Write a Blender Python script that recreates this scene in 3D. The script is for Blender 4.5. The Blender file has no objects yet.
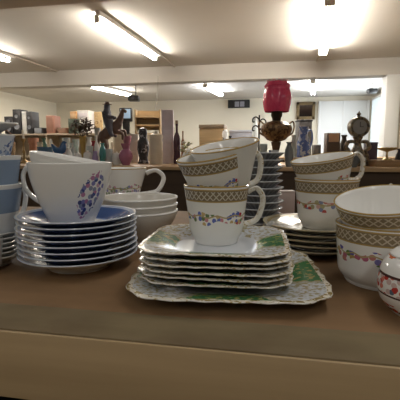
import bpy, bmesh, math, random
from mathutils import Vector, Matrix
random.seed(7)
PI = math.pi
PSI = math.atan(0.19)          # camera yaw to the left of the shelf's normal
sc = bpy.context.scene
COL = sc.collection
CAMZ, SZ, TZ = 1.10, 0.955, 0.99

# ------------------------------------------------------------------ materials
class G:
    def __init__(s, name):
        s.m = bpy.data.materials.new(name); s.m.use_nodes = True
        s.nt = s.m.node_tree; s.nt.nodes.clear()
        s.out = s.nt.nodes.new('ShaderNodeOutputMaterial')
        s.p = s.nt.nodes.new('ShaderNodeBsdfPrincipled')
        s.nt.links.new(s.p.outputs[0], s.out.inputs[0])
    def set(s, sock, v):
        if isinstance(v, bpy.types.NodeSocket): s.nt.links.new(v, sock)
        elif isinstance(v, (tuple, list)) and len(v) == 3 and sock.type == 'RGBA': sock.default_value = (*v, 1)
        else: sock.default_value = v
    def n(s, t, **props):
        nd = s.nt.nodes.new(t)
        for k, v in props.items(): setattr(nd, k, v)
        return nd
    def ma(s, op, a, b=0.0):
        nd = s.n('ShaderNodeMath', operation=op); s.set(nd.inputs[0], a); s.set(nd.inputs[1], b); return nd.outputs[0]
    def band(s, v, a, b):
        return s.ma('MULTIPLY', s.ma('GREATER_THAN', v, a), s.ma('LESS_THAN', v, b))
    def mix(s, f, a, b):
        nd = s.n('ShaderNodeMix', data_type='RGBA'); s.set(nd.inputs[0], f); s.set(nd.inputs[6], a); s.set(nd.inputs[7], b)
        return nd.outputs[2]
    def uv(s):
        t = s.n('ShaderNodeTexCoord'); x = s.n('ShaderNodeSeparateXYZ'); s.nt.links.new(t.outputs['UV'], x.inputs[0])
        return x.outputs[0], x.outputs[1]
    def obj(s): return s.n('ShaderNodeTexCoord').outputs['Object']
    def vec(s, x, y, z=0.0):
        c = s.n('ShaderNodeCombineXYZ'); s.set(c.inputs[0], x); s.set(c.inputs[1], y); s.set(c.inputs[2], z); return c.outputs[0]
    def mapv(s, v, scale):
        nd = s.n('ShaderNodeMapping'); s.nt.links.new(v, nd.inputs[0]); nd.inputs['Scale'].default_value = scale; return nd.outputs[0]
    def noise(s, v, scale, detail=3.0):
        nd = s.n('ShaderNodeTexNoise'); s.nt.links.new(v, nd.inputs['Vector']); nd.inputs['Scale'].default_value = scale
        nd.inputs['Detail'].default_value = detail; return nd.outputs[0]
    def voro(s, v, scale=1.0):
        nd = s.n('ShaderNodeTexVoronoi', voronoi_dimensions='2D'); s.nt.links.new(v, nd.inputs['Vector']); nd.inputs['Scale'].default_value = scale
        return nd.outputs['Distance'], nd.outputs['Color']
    def ramp(s, f, stops, const=False):
        nd = s.n('ShaderNodeValToRGB'); s.set(nd.inputs[0], f); cr = nd.color_ramp
        if const: cr.interpolation = 'CONSTANT'
        while len(cr.elements) < len(stops): cr.elements.new(0.5)
        for e, (p, c) in zip(cr.elements, stops): e.position = p; e.color = (*c, 1)
        return nd.outputs[0]
    def done(s, col, rough=.5, metal=0.0, spec=.5, trans=0.0, coat=0.0, ior=1.45):
        s.set(s.p.inputs['Base Color'], col); s.set(s.p.inputs['Roughness'], rough); s.set(s.p.inputs['Metallic'], metal)
        s.p.inputs['Specular IOR Level'].default_value = spec; s.p.inputs['Transmission Weight'].default_value = trans
        s.p.inputs['Coat Weight'].default_value = coat; s.p.inputs['IOR'].default_value = ior
        return s.m

_cache = {}
def M(col, rough=.5, metal=0.0, var=.12, trans=0.0, scale=25.0, name=None):
    """plain procedural material with a little noise variation"""
    k = (col, rough, metal, var, trans, scale)
    if k in _cache: return _cache[k]
    g = G(name or 'surface'); f = g.noise(g.obj(), scale)
    c = g.mix(f, tuple(x * (1 - var) for x in col), tuple(min(1, x * (1 + var)) for x in col))
    _cache[k] = g.done(c, rough, metal, trans=trans); return _cache[k]

def spotty(name, base, cols, scale, thr=.5, rough=.5, metal=0.0):
    g = G(name); v = g.noise(g.obj(), scale, 2.0); nd = g.n('ShaderNodeTexVoronoi'); nd.inputs['Scale'].default_value = scale
    g.nt.links.new(g.obj(), nd.inputs['Vector'])
    sp = g.n('ShaderNodeSeparateColor'); g.nt.links.new(nd.outputs['Color'], sp.inputs[0])
    st = [(i / len(cols), c) for i, c in enumerate(cols)]
    return g.done(g.mix(g.ma('GREATER_THAN', v, thr), base, g.ramp(sp.outputs[0], st, True)), rough, metal)

WHITE = (.83, .82, .79)
GOLD = (.42, .29, .10)
def flower(g, u, v, su, sv, cols, size=.42):
    d, c = g.voro(g.vec(g.ma('MULTIPLY', u, su), g.ma('MULTIPLY', v, sv)))
    sp = g.n('ShaderNodeSeparateColor'); g.nt.links.new(c, sp.inputs[0])
    col = g.ramp(sp.outputs[0], [(i / len(cols), c_) for i, c_ in enumerate(cols)], True)
    return g.ma('LESS_THAN', d, size), col

def cup_mat(name, lo, hi, glo, ghi, cols, clusters=7.0, band_a=(.22, .175, .115), band_b=(.56, .51, .42), su=38., sv=10., white=WHITE):
    g = G(name); u, v = g.uv()
    # lattice band under the rim
    p = g.ma('ABSOLUTE', g.ma('SINE', g.ma('ADD', g.ma('MULTIPLY', u, 34 * PI), g.ma('MULTIPLY', v, 9 * PI))))
    q = g.ma('ABSOLUTE', g.ma('SINE', g.ma('SUBTRACT', g.ma('MULTIPLY', u, 34 * PI), g.ma('MULTIPLY', v, 9 * PI))))
    lat = g.ma('LESS_THAN', g.ma('MINIMUM', p, q), .36)
    mid = (lo + hi) / 2
    lat = g.ma('MULTIPLY', lat, g.band(v, mid - (hi - lo) * .33, mid + (hi - lo) * .33))
    c = g.mix(g.band(v, lo, hi), white, g.mix(lat, band_a, band_b))
    w = (hi - lo) * .1
    for a in (lo, hi - w): c = g.mix(g.band(v, a, a + w), c, GOLD)
    # garland of small flowers, thicker in clusters
    s = g.ma('SINE', g.ma('MULTIPLY', u, 2 * PI * clusters))
    vm = g.ma('ADD', g.ma('MULTIPLY', g.ma('SINE', g.ma('MULTIPLY', u, 2 * PI * clusters * 2)), .018), (glo + ghi) / 2)
    wid = g.ma('MULTIPLY', g.ma('ADD', g.ma('MULTIPLY', s, .3), .7), (ghi - glo) / 2)
    inb = g.ma('LESS_THAN', g.ma('ABSOLUTE', g.ma('SUBTRACT', v, vm)), wid)
    f, fc = flower(g, u, v, su, sv, cols)
    c = g.mix(g.ma('MULTIPLY', inb, f), c, fc)
    c = g.mix(g.ma('LESS_THAN', g.ma('ABSOLUTE', g.ma('SUBTRACT', v, g.ma('ADD', vm, .035))), .012), c, (.45, .36, .18))
    c = g.mix(g.band(v, .985, 1.04), c, GOLD)
    return g.done(c, .14, spec=.5)

def spray_mat(name, u0, v0, ru, rv, cols, su, sv, white=WHITE, rim=None):
    g = G(name); u, v = g.uv()
    du = g.ma('DIVIDE', g.ma('SUBTRACT', u, u0), ru); dv = g.ma('DIVIDE', g.ma('SUBTRACT', v, v0), rv)
    sk = g.ma('SUBTRACT', dv, g.ma('MULTIPLY', du, .55))
    r2 = g.ma('ADD', g.ma('MULTIPLY', du, du), g.ma('MULTIPLY', sk, sk))
    nz = g.noise(g.vec(g.ma('MULTIPLY', u, 40.), g.ma('MULTIPLY', v, 9.)), 1.0)
    m = g.ma('LESS_THAN', g.ma('ADD', r2, g.ma('MULTIPLY', nz, 1.1)), 1.35)
    f, fc = flower(g, u, v, su, sv, cols, .50)
    c = g.mix(g.ma('MULTIPLY', m, f), white, fc)
    if rim: c = g.mix(g.band(v, .97, 1.04), c, rim)
    return g.done(c, .16)

def ring_mat(name, rings, base=WHITE, rough=.16):
    """concentric rings: v is the radius share on the top face, 1..2 the underside"""
    g = G(name); u, v = g.uv(); c = base
    for a, b, col in rings: c = g.mix(g.band(v, a, b), c, col)
    return g.done(c, rough)

def square_plate_mat(name):
    g = G(name); u, v = g.uv(); o = g.obj()
    c = (.60, .63, .67)
    nz = g.noise(g.vec(g.ma('MULTIPLY', u, 60.), g.ma('MULTIPLY', v, 14.)), 1.0)
    nz2 = g.noise(o, 160.0)
    # green panels on four sides of the border
    wave = g.ma('COSINE', g.ma('MULTIPLY', g.ma('SUBTRACT', u, .0), 2 * PI * 4))
    panel = g.ma('MULTIPLY', g.ma('GREATER_THAN', g.ma('ADD', wave, g.ma('MULTIPLY', nz, .35)), .22), g.band(v, .60, .955))
    nz3 = g.noise(o, 230.0, 5.0); sm = g.n('ShaderNodeMapRange'); g.set(sm.inputs[0], nz3); sm.inputs[1].default_value = .44; sm.inputs[2].default_value = .60
    scroll = g.ma('MULTIPLY', sm.outputs[0], g.band(v, .61, .95))
    c = g.mix(scroll, c, (.36, .31, .17))
    ol = g.ma('MULTIPLY', g.ma('GREATER_THAN', g.ma('ADD', wave, nz), .25), g.band(v, .58, .96))
    c = g.mix(g.ma('MULTIPLY', ol, .6), c, (.30, .26, .11))
    c = g.mix(panel, c, g.mix(g.ma('GREATER_THAN', nz2, .56), (.045, .17, .06), (.33, .30, .11)))
    c = g.mix(g.band(v, .955, 1.03), c, g.mix(g.ma('GREATER_THAN', nz2, .47), (.30, .22, .08), (.75, .70, .58)))
    c = g.mix(g.band(v, 1.05, 3.), c, (.26, .27, .21))  # greenish underside colour, darkened to carry the shade between stacked plates
    return g.done(c, .22)

def wood_mat(name, a, b, axis='x', scale=1.0, rough=.5, blotch=None, spec=.4):
    g = G(name); sc_ = {'x': (1.5, 30, 30), 'y': (30, 1.5, 30), 'z': (30, 30, 1.5)}[axis]
    f = g.noise(g.mapv(g.obj(), tuple(k * scale for k in sc_)), 2.2, 6.0)
    c = g.mix(g.ramp(f, [(.3, (0, 0, 0)), (.7, (1, 1, 1))]), a, b)
    if blotch:
        n = g.noise(g.mapv(g.obj(), (5, 8, 5)), 1.7, 4.0)
        c = g.mix(g.ramp(n, [(.45, (0, 0, 0)), (.72, (1, 1, 1))]), c, blotch)
    return g.done(c, rough, spec=spec)

def emit_mat(name, col, strength):
    g = G(name); m = g.done(col, .5)
    g.p.inputs['Emission Color'].default_value = (*col, 1); g.p.inputs['Emission Strength'].default_value = strength
    return m

# ------------------------------------------------------------------ mesh building
class B:
    def __init__(s): s.bm = bmesh.new(); s.uv = s.bm.loops.layers.uv.new('UVMap')
    def lathe(s, prof, seg=48, shape=None, mat=None, cap=False):
        """prof: (r, z[, v]); r=0 closes to a point"""
        M_ = mat or Matrix()
        prof = [(p[0], p[1], p[2] if len(p) > 2 else i / (len(prof) - 1)) for i, p in enumerate(prof)]
        rings = []
        for r, z, v in prof:
            if r < 1e-7: rings.append([s.bm.verts.new(M_ @ Vector((0, 0, z)))])
            else:
                ring = []
                for i in range(seg):
                    a = 2 * PI * i / seg; k = shape(a, r) if shape else r
                    ring.append(s.bm.verts.new(M_ @ Vector((k * math.cos(a), k * math.sin(a), z))))
                rings.append(ring)
        for k in range(len(rings) - 1):
            A_, C_ = rings[k], rings[k + 1]; va, vc = prof[k][2], prof[k + 1][2]
            if len(A_) == 1 and len(C_) == 1: continue
            for i in range(seg):
                j = (i + 1) % seg; u0, u1 = i / seg, (i + 1) / seg
                if len(A_) == 1: vs, uv = [A_[0], C_[j], C_[i]], [((u0 + u1) / 2, va), (u1, vc), (u0, vc)]
                elif len(C_) == 1: vs, uv = [A_[i], A_[j], C_[0]], [(u0, va), (u1, va), ((u0 + u1) / 2, vc)]
                else: vs, uv = [A_[i], A_[j], C_[j], C_[i]], [(u0, va), (u1, va), (u1, vc), (u0, vc)]
                f = s.bm.faces.new(vs)
                for l, q in zip(f.loops, uv): l[s.uv].uv = q
        return s
    def box(s, cx, cy, cz, sx, sy, sz, bev=0.0, mat=None):
        r = bmesh.ops.create_cube(s.bm, size=1.0)
        vs = r['verts']
        for v in vs:
            v.co = Vector((cx + v.co.x * sx, cy + v.co.y * sy, cz + v.co.z * sz))
            if mat: v.co = mat @ v.co
        if bev:
            es = list({e for v in vs for e in v.link_edges})
            bmesh.ops.bevel(s.bm, geom=es, offset=min(bev, min(sx, sy, sz) * .45), segments=2, affect='EDGES', profile=.5)
        return s
    def tube(s, pts, rad, seg=10, flat=1.0, smooth=4):
        pts = [Vector(p) for p in pts]
        n0 = len(pts)
        rads = rad if isinstance(rad, (list, tuple)) else [rad] * n0
        if smooth > 1 and n0 > 2:
            q, rr = [], []
            for i in range(n0 - 1):
                p0, p1, p2, p3 = pts[max(i - 1, 0)], pts[i], pts[i + 1], pts[min(i + 2, n0 - 1)]
                for k in range(smooth):
                    t = k / smooth
                    q.append(.5 * ((2 * p1) + (p2 - p0) * t + (2 * p0 - 5 * p1 + 4 * p2 - p3) * t * t + (3 * p1 - p0 - 3 * p2 + p3) * t ** 3))
                    rr.append(rads[i] * (1 - t) + rads[i + 1] * t)
            q.append(pts[-1]); rr.append(rads[-1]); pts, rads = q, rr
        prev, rings = None, []
        for i, p in enumerate(pts):
            d = (pts[min(i + 1, len(pts) - 1)] - pts[max(i - 1, 0)]).normalized()
            if prev is None: a = d.orthogonal().normalized()
            else: a = (prev - d * prev.dot(d)).normalized()
            prev = a; b = d.cross(a)
            rings.append([s.bm.verts.new(p + (a * math.cos(2 * PI * k / seg) + b * math.sin(2 * PI * k / seg) * flat) * rads[i]) for k in range(seg)])
        for A_, C_ in zip(rings, rings[1:]):
            for i in range(seg): s.bm.faces.new([A_[i], A_[(i + 1) % seg], C_[(i + 1) % seg], C_[i]])
        s.bm.faces.new(rings[0][::-1]); s.bm.faces.new(rings[-1]); return s
    def ball(s, x, y, z, r, sz=1.0, seg=16):
        n = 8
        pr = [(r * math.sin(PI * i / n), -r * sz * math.cos(PI * i / n)) for i in range(n + 1)]; pr[0] = (0, pr[0][1]); pr[-1] = (0, pr[-1][1])
        return s.lathe(pr, seg, mat=Matrix.Translation((x, y, z)))
    def prism(s, pts, y0, y1):
        """outline in x,z extruded along y"""
        a = [s.bm.verts.new((x, y0, z)) for x, z in pts]; b = [s.bm.verts.new((x, y1, z)) for x, z in pts]
        s.bm.faces.new(a); s.bm.faces.new(b[::-1]); n = len(pts)
        for i in range(n): s.bm.faces.new([a[(i + 1) % n], a[i], b[i], b[(i + 1) % n]])
        return s
    def build(s, name, m, parent=None, loc=(0, 0, 0), rz=0.0, sharp=40):
        bmesh.ops.recalc_face_normals(s.bm, faces=s.bm.faces)
        me = bpy.data.meshes.new(name); s.bm.to_mesh(me); s.bm.free()
        me.polygons.foreach_set('use_smooth', [True] * len(me.polygons)); me.set_sharp_from_angle(angle=math.radians(sharp))
        me.materials.append(m); o = bpy.data.objects.new(name, me); COL.objects.link(o)
        o.location = loc; o.rotation_euler = (0, 0, rz)
        if parent: o.parent = parent
        return o

def tag(o, label, cat, group=None):
    o['label'] = label; o['category'] = cat
    if group: o['group'] = group
    return o
def thing(name, label, cat, loc, rz=PSI, group=None):
    o = bpy.data.objects.new(name, None); o.empty_display_size = .05; COL.objects.link(o); o.location = loc; o.rotation_euler = (0, 0, rz)
    return tag(o, label, cat, group)
def struct(o): o['kind'] = 'structure'; return o
def pose(o, spin=0.0, lean=0.0, roll=0.0):
    """lean: top towards the viewer; roll: right side up; spin about the own axis"""
    m = Matrix.Rotation(PSI, 3, 'Z') @ Matrix.Rotation(lean, 3, 'X') @ Matrix.Rotation(-roll, 3, 'Y') @ Matrix.Rotation(spin, 3, 'Z')
    o.rotation_euler = m.to_euler(); return o
def dup(root, loc, label, group=None):
    r = root.copy(); COL.objects.link(r); r.location = loc; r['label'] = label
    if group: r['group'] = group
    for ch in list(root.children):
        c = ch.copy(); COL.objects.link(c); c.parent = r
        for g_ in ch.children:
            d = g_.copy(); COL.objects.link(d); d.parent = c
    return r
R = math.radians
ORD = ['topmost', 'second from the top', 'third from the top', 'fourth from the top', 'fifth from the top', 'sixth from the top', 'seventh from the top', 'eighth from the top', 'ninth from the top', 'tenth from the top', 'eleventh from the top', 'twelfth from the top']

# ------------------------------------------------------------------ camera
cam = bpy.data.cameras.new('camera'); co = bpy.data.objects.new('camera', cam); COL.objects.link(co)
cam.lens = 36.0; cam.sensor_width = 36.0; cam.clip_start = .01
co.location = (0, 0, CAMZ); co.rotation_euler = (PI / 2 - math.atan(50 / 400), 0, PSI)
sc.camera = co

# ------------------------------------------------------------------ room
CEIL = 2.49
m_ceil = M((.63, .60, .55), .8, var=.03, scale=3, name='ceiling_paint')
m_beam = M((.54, .51, .47), .8, var=.03, scale=3, name='beam_paint')
m_wall = M((.62, .57, .46), .8, var=.03, scale=3, name='cream_wall_paint')
m_white = M((.70, .70, .68), .6, var=.02, scale=3, name='white_paint')
m_floor = spotty('carpet', (.10, .075, .055), [(.12, .09, .07), (.08, .06, .045)], 60, .5, .9)
def setbox(name, m, x0, x1, y0, y1, z0, z1, bev=0.0):
    return struct(B().box((x0 + x1) / 2, (y0 + y1) / 2, (z0 + z1) / 2, x1 - x0, y1 - y0, z1 - z0, bev).build(name, m))
setbox('floor', m_floor, -6.7, 4.2, -3.2, 11.4, -.1, 0)
setbox('ceiling', m_ceil, -6.7, 4.2, -3.2, 11.4, CEIL, CEIL + .1)
setbox('wall_left', m_wall, -6.7, -6.5, -3.2, 11.4, 0, CEIL)
setbox('wall_right', m_wall, 4.0, 4.2, -3.2, 6.7, 0, CEIL)
setbox('wall_back', m_wall, -6.5, 4.2, 11.2, 11.4, 0, CEIL)
setbox('wall_front', m_wall, -6.5, 4.0, -3.2, -3.0, 0, CEIL)
setbox('wall_far_right', m_wall, 2.46, 2.66, 6.95, 11.2, 0, CEIL)
setbox('wall_partition', m_wall, 1.82, 4.2, 6.7, 6.95, 0, CEIL)
setbox('beam_far', m_beam, -6.5, 1.82, 6.7, 6.95, 2.235, CEIL)
setbox('beam_near', m_beam, -6.5, 4.0, 2.55, 2.88, 2.17, CEIL)
setbox('trim_post', m_white, 1.62, 1.82, 6.66, 6.98, 0, 2.235, .01)
# ceiling conduits behind the lamps
def conduit(n, x, y0, y1): struct(B().tube([(x, y0, CEIL - .012), (x, y1, CEIL - .012)], .012, smooth=1).build(n, M((.50, .44, .37), .6)))
conduit('trim_1', -1.70, 5.7, 6.7); conduit('trim_2', -3.84, 5.5, 6.7); conduit('trim_3', .58, 5.8, 6.7)
# far door panel, picture, sign
x0, x1 = (1.052, 11.29, 2.421)[0], (2.334, 11.54, 2.421)[0]
dr = struct(B().box((x0 + x1) / 2, 11.17, 1.2, x1 - x0, .06, 2.34, .01).build('door_1', m_white))
for xx in (x0 + .04, x1 - .04, (x0 + x1) / 2): B().box(xx, 11.13, 1.2, .05, .03, 2.34, .005).build('door_frame', m_white, dr)

# ------------------------------------------------------------------ fluorescent lamps
m_tube = emit_mat('lit_tube', (1.0, .93, .82), 105.0)
m_tube_far = emit_mat('lit_tube_cool', (.93, .96, 1.0), 80.0)
m_batten = M((.60, .56, .50), .5)
def lamp(label, x0, y0, x1, y1, m, twin=False):
    L = math.hypot(x1 - x0, y1 - y0); a = math.atan2(y1 - y0, x1 - x0)
    t = thing('fluorescent_lamp', label, 'ceiling lamp', ((x0 + x1) / 2, (y0 + y1) / 2, CEIL), a, 'fluorescent lamps on the ceiling')
    B().box(0, 0, -.022, L + .1, .05, .044, .006).build('batten', m_batten, t)
    offs = (-.035, .035) if twin else (.055,)
    for s in offs:
        B().tube([(-L / 2 + .03, s, -.085), (L / 2 - .03, s, -.085)], .019, 12, smooth=1).build('tube', m, t)
        for e in (-1, 1):
            B().box(e * (L / 2 - .005), s * .7, -.065, .03, .05, .085, .006).build('tube_holder', m_batten, t)
    return t
lamp('bright fluorescent tube lamp crossing the ceiling above the floral cup, large and glaring', -1.79, 3.99, -1.71, 5.77, m_tube)
lamp('fluorescent lamp with twin tubes on the ceiling up to the right of the red lamp', .44, 3.93, .59, 5.89, m_tube, True)
lamp('fluorescent lamp cut off by the left edge of the photo', -3.95, 3.7, -3.87, 5.49, m_tube)
lamp('long fluorescent lamp beyond the beam, above the horse rider statuette', (-3.802, 7.976, 2.4)[0], (-3.802, 7.976, 2.4)[1], (-3.477, 9.46, 2.4)[0], (-3.477, 9.46, 2.4)[1], m_tube)
lamp('fluorescent lamp beyond the beam, left of the dark wall sign', (-1.493, 8.415, 2.4)[0], (-1.493, 8.415, 2.4)[1], (-1.343, 9.774, 2.4)[0], (-1.343, 9.774, 2.4)[1], m_tube_far, True)
lamp('fluorescent lamp beyond the beam, right above the gilt framed picture', (0.6691, 8.316, 2.4)[0], (0.6691, 8.316, 2.4)[1], (0.8065, 9.918, 2.4)[0], (0.8065, 9.918, 2.4)[1], m_tube_far, True)
def area(name, loc, sx, sy, energy, col, rot=(0, 0, 0)):
    l = bpy.data.lights.new(name, 'AREA'); l.shape = 'RECTANGLE'; l.size = sx; l.size_y = sy; l.energy = energy; l.color = col
    o = bpy.data.objects.new(name, l); COL.objects.link(o); o.location = loc; o.rotation_euler = rot; return o
# the same rows of ceiling tubes carry on over and behind the camera
for x, y, e in ((-1.8, .6, 6.5), (.5, .6, 6.5), (-1.8, -1.8, 12.5), (.5, -1.8, 12.5), (2.7, .6, 6)):
    area('tube_row', (x, y, CEIL - .1), .06, 1.6, e, (1.0, .97, .92))
for x, e in ((-4.7, 55), (-1.6, 20), (.9, 20)):  # unseen behind the beam: left one from the wall glow, others added to brighten
    area('hidden_far_light', (x, 7.9, CEIL - .1), .06, 1.5, e, (1.0, .93, .80))
# daylight from the window in the far right wall
area('daylight', (2.28, 9.3, 1.55), 1.6, 1.5, 45, (.80, .90, 1.0), (0, R(90), 0))

# window with vertical blinds on the far right wall
wn = struct(B().box(2.44, 9.6, 1.5, .04, 2.6, 1.7, .01).build('window_1', emit_mat('daylit_pane', (.80, .90, 1.0), 1.6)))
for z in (.63, 2.37): B().box(2.425, 9.6, z, .07, 2.7, .06, .005).build('window_frame', m_white, wn)
bl = thing('vertical_blind', 'white vertical slat blind hanging at the far right window', 'blind', (2.36, 9.6, 0), 0)
bb = B().box(0, 0, 2.36, .05, 2.7, .05, .005).build('headrail', m_white, bl)
sb = B()
for k in range(27): sb.box(0, -1.3 + k * .1, 1.48, .095, .006, 1.7, mat=Matrix.Translation((0, -1.3 + k * .1, 0)) @ Matrix.Rotation(R(38), 4, 'Z') @ Matrix.Translation((0, 1.3 - k * .1, 0)))
sb.build('slats', M((.74, .76, .74), .7, trans=.0), bl)

pc = thing('framed_picture', 'dark landscape picture in a gilt frame on the far wall', 'picture', (0.7371, 11.08, 2.133), 0); pc.location.y = 11.2
w, h = 0.486, 0.459
fb = B()
for sx, sz, ww, hh in ((0, h / 2 - .04, w, .08), (0, -h / 2 + .04, w, .08), (-w / 2 + .04, 0, .08, h), (w / 2 - .04, 0, .08, h)): fb.box(sx, -.03, sz, ww, .06, hh, .012)
fb.build('frame', M((.14, .095, .04), .6, .2), pc)
g = G('dark_painting'); o_ = g.n('ShaderNodeTexCoord').outputs['Generated']; sp = g.n('ShaderNodeSeparateXYZ'); g.nt.links.new(o_, sp.inputs[0])
mp = g.done(g.ramp(g.ma('ADD', sp.outputs[2], g.ma('MULTIPLY', g.noise(o_, 4.), .3)), [(.25, (.01, .008, .006)), (.6, (.022, .012, .008)), (.85, (.04, .026, .018)), (1.0, (.06, .045, .035))]), .75, spec=.05)
B().box(0, -.02, 0, w - .12, .03, h - .12).build('canvas', mp, pc)
sg = thing('wall_sign', 'dark oblong sign with two pale panels high on the far wall', 'sign', (-1.043, 10.8, 2.35), 0); sg.location.y = 11.2
w, h = 0.594, 0.216
B().box(0, -.03, 0, w, .06, h, .01).build('board', M((.015, .015, .016), .7), sg)
for s in (-.05, .1): B().box(s * w * 1.6 + .0, -.065, -.01, w * .2, .012, h * .62).build('panel', M((.22, .22, .26), .5), sg)
sgc = thing('security_camera', 'small black camera fixed to the ceiling before the window blinds', 'camera', (1.935, 9.122, 2.327))
B().box(0, 0, 0, .19, .16, .10, .03).build('body', M((.02, .02, .02), .4), sgc)
zc = CEIL - 2.327
B().tube([(0, 0, .04), (0, 0, zc)], .015, smooth=1).build('bracket', m_batten, sgc)
pj = thing('ceiling_projector', 'black projector hanging by a pole from the far ceiling', 'projector', (-2.898, 8, 2.148))
B().box(0, 0, 0, .22, .22, .11, .02).build('body', M((.03, .03, .03), .4), pj)
B().tube([(.04, 0, .05), (.04, 0, CEIL - 2.148)], .012, smooth=1).build('pole', M((.05, .05, .05), .4), pj)
B().tube([(.0, -.11, 0), (0, -.14, 0)], .035, smooth=1).build('lens', M((.1, .1, .12), .2), pj)
cw = tag(B().tube([(-1.892, 6.359, 2.275), (-1.909, 6.376, 2.029), (-1.962, 6.396, 1.747)], .006, 6).build('hanging_cable', M((.30, .27, .23), .6)), 'thin cable hanging down from the beam', 'cable')

# ------------------------------------------------------------------ the shelf in front
YF = .273
sh = thing('display_shelf', 'brown wooden shelf with a pale front board carrying the crockery', 'shelf', (0, 0, 0), 0)
m_top = wood_mat('brown_board', (.21, .125, .062), (.25, .150, .076), 'x', .35, .68, (.16, .10, .055), .22)
m_strip = wood_mat('worn_strip', (.20, .155, .085), (.24, .185, .105), 'x', .6, .7, (.14, .10, .057), .22)
m_face = wood_mat('pale_oak_board', (.40, .285, .155), (.47, .34, .19), 'x', 1.0, .45)
m_shade = M((.012, .010, .009), .8)  # near-black colour standing in for the shade under the shelf
B().box(0, .625, SZ - .010, 2.6, .60, .020, .001).build('shelf_board', m_top, sh)
B().box(0, .3005, SZ - .0095, 2.6, .049, .020, .001).build('edge_strip', m_strip, sh)
B().box(0, .2745, SZ - .0295, 2.6, .003, .0575, .0008).build('front_board', m_face, sh)
for x in (-1.25, 1.25):
    for y in (.33, .88): B().box(x, y, (SZ - .02) / 2, .06, .06, SZ - .02, .004).build('leg', m_face, sh)
B().box(0, .62, .45, 2.44, .5, .02, .003).build('lower_shade_board', m_shade, sh)  # added board in the painted shade colour
B().box(0, .905, .47, 2.44, .012, .92).build('back_panel', m_shade, sh)  # added sheet, painted as dark as the shade below the shelf

# ------------------------------------------------------------------ crockery
def cup_profile(Rr, Hh, base, wall=.0024, belly=.5):
    """can-shaped cup: outer foot to rim, then inside; v = height share, >1.05 inside"""
    out = [(0, .003, 0.), (base * .72, .003, 0.), (base * .78, 0, 0.), (base * .88, 0, 0.), (base * .92, .003, .02)]
    n = 14
    for i in range(n + 1):
        t = i / n
        zz = .004 + (Hh - .004) * t
        k = 1 - (1 - min(1, t / .22)) ** 2.2 if t < .22 else 1
        r = base * .92 + (base * 1.08 - base * .92) * k + (Rr - base * 1.08) * (max(0, t - .04) / .96) ** (1.0 + belly * .5)
        out.append((r, zz, zz / Hh))
    ins = [(Rr - wall * .5, Hh + .0006, 1.02), (Rr - wall, Hh - .0008, 1.05)]
    m = [(r, z) for r, z, v in out[6:]][::-1]
    for r, z in m[1:-1]: ins.append((max(r - wall, .001), z, 1.06))
    ins += [(base * .75, .0075, 1.06), (0, .0065, 1.06)]
    return out + ins
def handle_pts(Rr, Hh, base, out=.020, lo=.28, hi=.86, rlo=None):
    rl = rlo or (base * 1.08 + (Rr - base * 1.08) * lo)
    return [(Rr * .97, 0, Hh * hi), (Rr + out * .55, 0, Hh * (hi + .07)), (Rr + out, 0, Hh * (hi - .08)), (Rr + out * .95, 0, Hh * (hi - .28)), (Rr + out * .55, 0, Hh * (lo + .08)), (rl - .001, 0, Hh * lo)]
def cup(name, label, cat, loc, m, hm, Rr, Hh, base, group=None, handle=True, spin=0., lean=0., roll=0., out=.020, belly=.5, th=.0026):
    t = thing(name, label, cat, loc, 0, group)
    B().lathe(cup_profile(Rr, Hh, base, belly=belly), 72).build('bowl', m, t)
    if handle: B().tube(handle_pts(Rr, Hh, base, out), [th * 1.2, th, th, th, th, th * 1.2], 10, 1.3).build('handle', hm, t)
    return pose(t, spin, lean, roll)
def copy_cup(src, loc, label, spin, lean, roll, group=None):
    c = dup(src, loc, label, group); pose(c, spin, lean, roll); return c

m_gold = M((.40, .27, .09), .3, .7)
m_china = M(WHITE, .15, var=.02)
m_hgold = spotty('gilded_china', (.72, .70, .65), [(.45, .35, .18), (.66, .60, .48)], 260, .56, .2)

def nest(below, Hb, label, m, hm, Rr, Hh, base, lift, spin, lean, roll, group, dx=0., dy=0., out=.018, belly=.1, name='teacup', handle=True):
    """a cup tipped inside the one below, centred where it leaves the lower rim"""
    mt = Matrix.Rotation(PSI, 3, 'Z') @ Matrix.Rotation(lean, 3, 'X') @ Matrix.Rotation(-roll, 3, 'Y')
    p = Vector(below) + Vector((0, 0, Hb)) - mt @ Vector((0, 0, Hb - lift)) + Vector((dx * lx - dy * ly, dx * ly + dy * lx, 0))
    return cup(name, label, 'cup', p, m, hm, Rr, Hh, base, group, handle, spin, lean, roll, out, belly)
lx, ly = math.cos(PSI), math.sin(PSI)
# --- square gilt platter and side plates in the middle
def sq(a, r):
    n = 5.5
    k = (abs(math.cos(a)) ** n + abs(math.sin(a)) ** n) ** (-1 / n)
    k = min(k, 1.235 / max(abs(math.cos(abs((a % (PI / 2)) - PI / 4))), .1) * .985)
    s = min(1.0, max(0.0, (r / sq.R - .45) / .3))
    kk = (1 - s) * 1 + s * k
    return r * kk * (1 + (.012 * math.sin(a * 24) if r / sq.R > .97 else 0))
def plate_prof(Rr, rise, th=.0020, foot=.55):
    top = [(0, .0045, 0.), (Rr * .5, .0045, .5), (Rr * .6, .0055, .6), (Rr * .68, .0055 + rise * .45, .68), (Rr * .85, .0055 + rise * .8, .85), (Rr * .97, .0055 + rise, .97), (Rr, .0055 + rise, 1.0)]
    bot = [(Rr * .995, .0055 + rise - th * .7, 1.1), (Rr * .85, .0055 + rise * .8 - th, 1.2), (Rr * .68, .0055 + rise * .45 - th, 1.3), (Rr * foot + .003, .002, 1.4), (Rr * foot + .002, 0, 1.4), (Rr * foot - .002, 0, 1.4), (Rr * foot - .003, .002, 1.4), (0, .002, 1.4)]
    return top + bot
m_sq = square_plate_mat('green_gilt_china')
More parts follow.
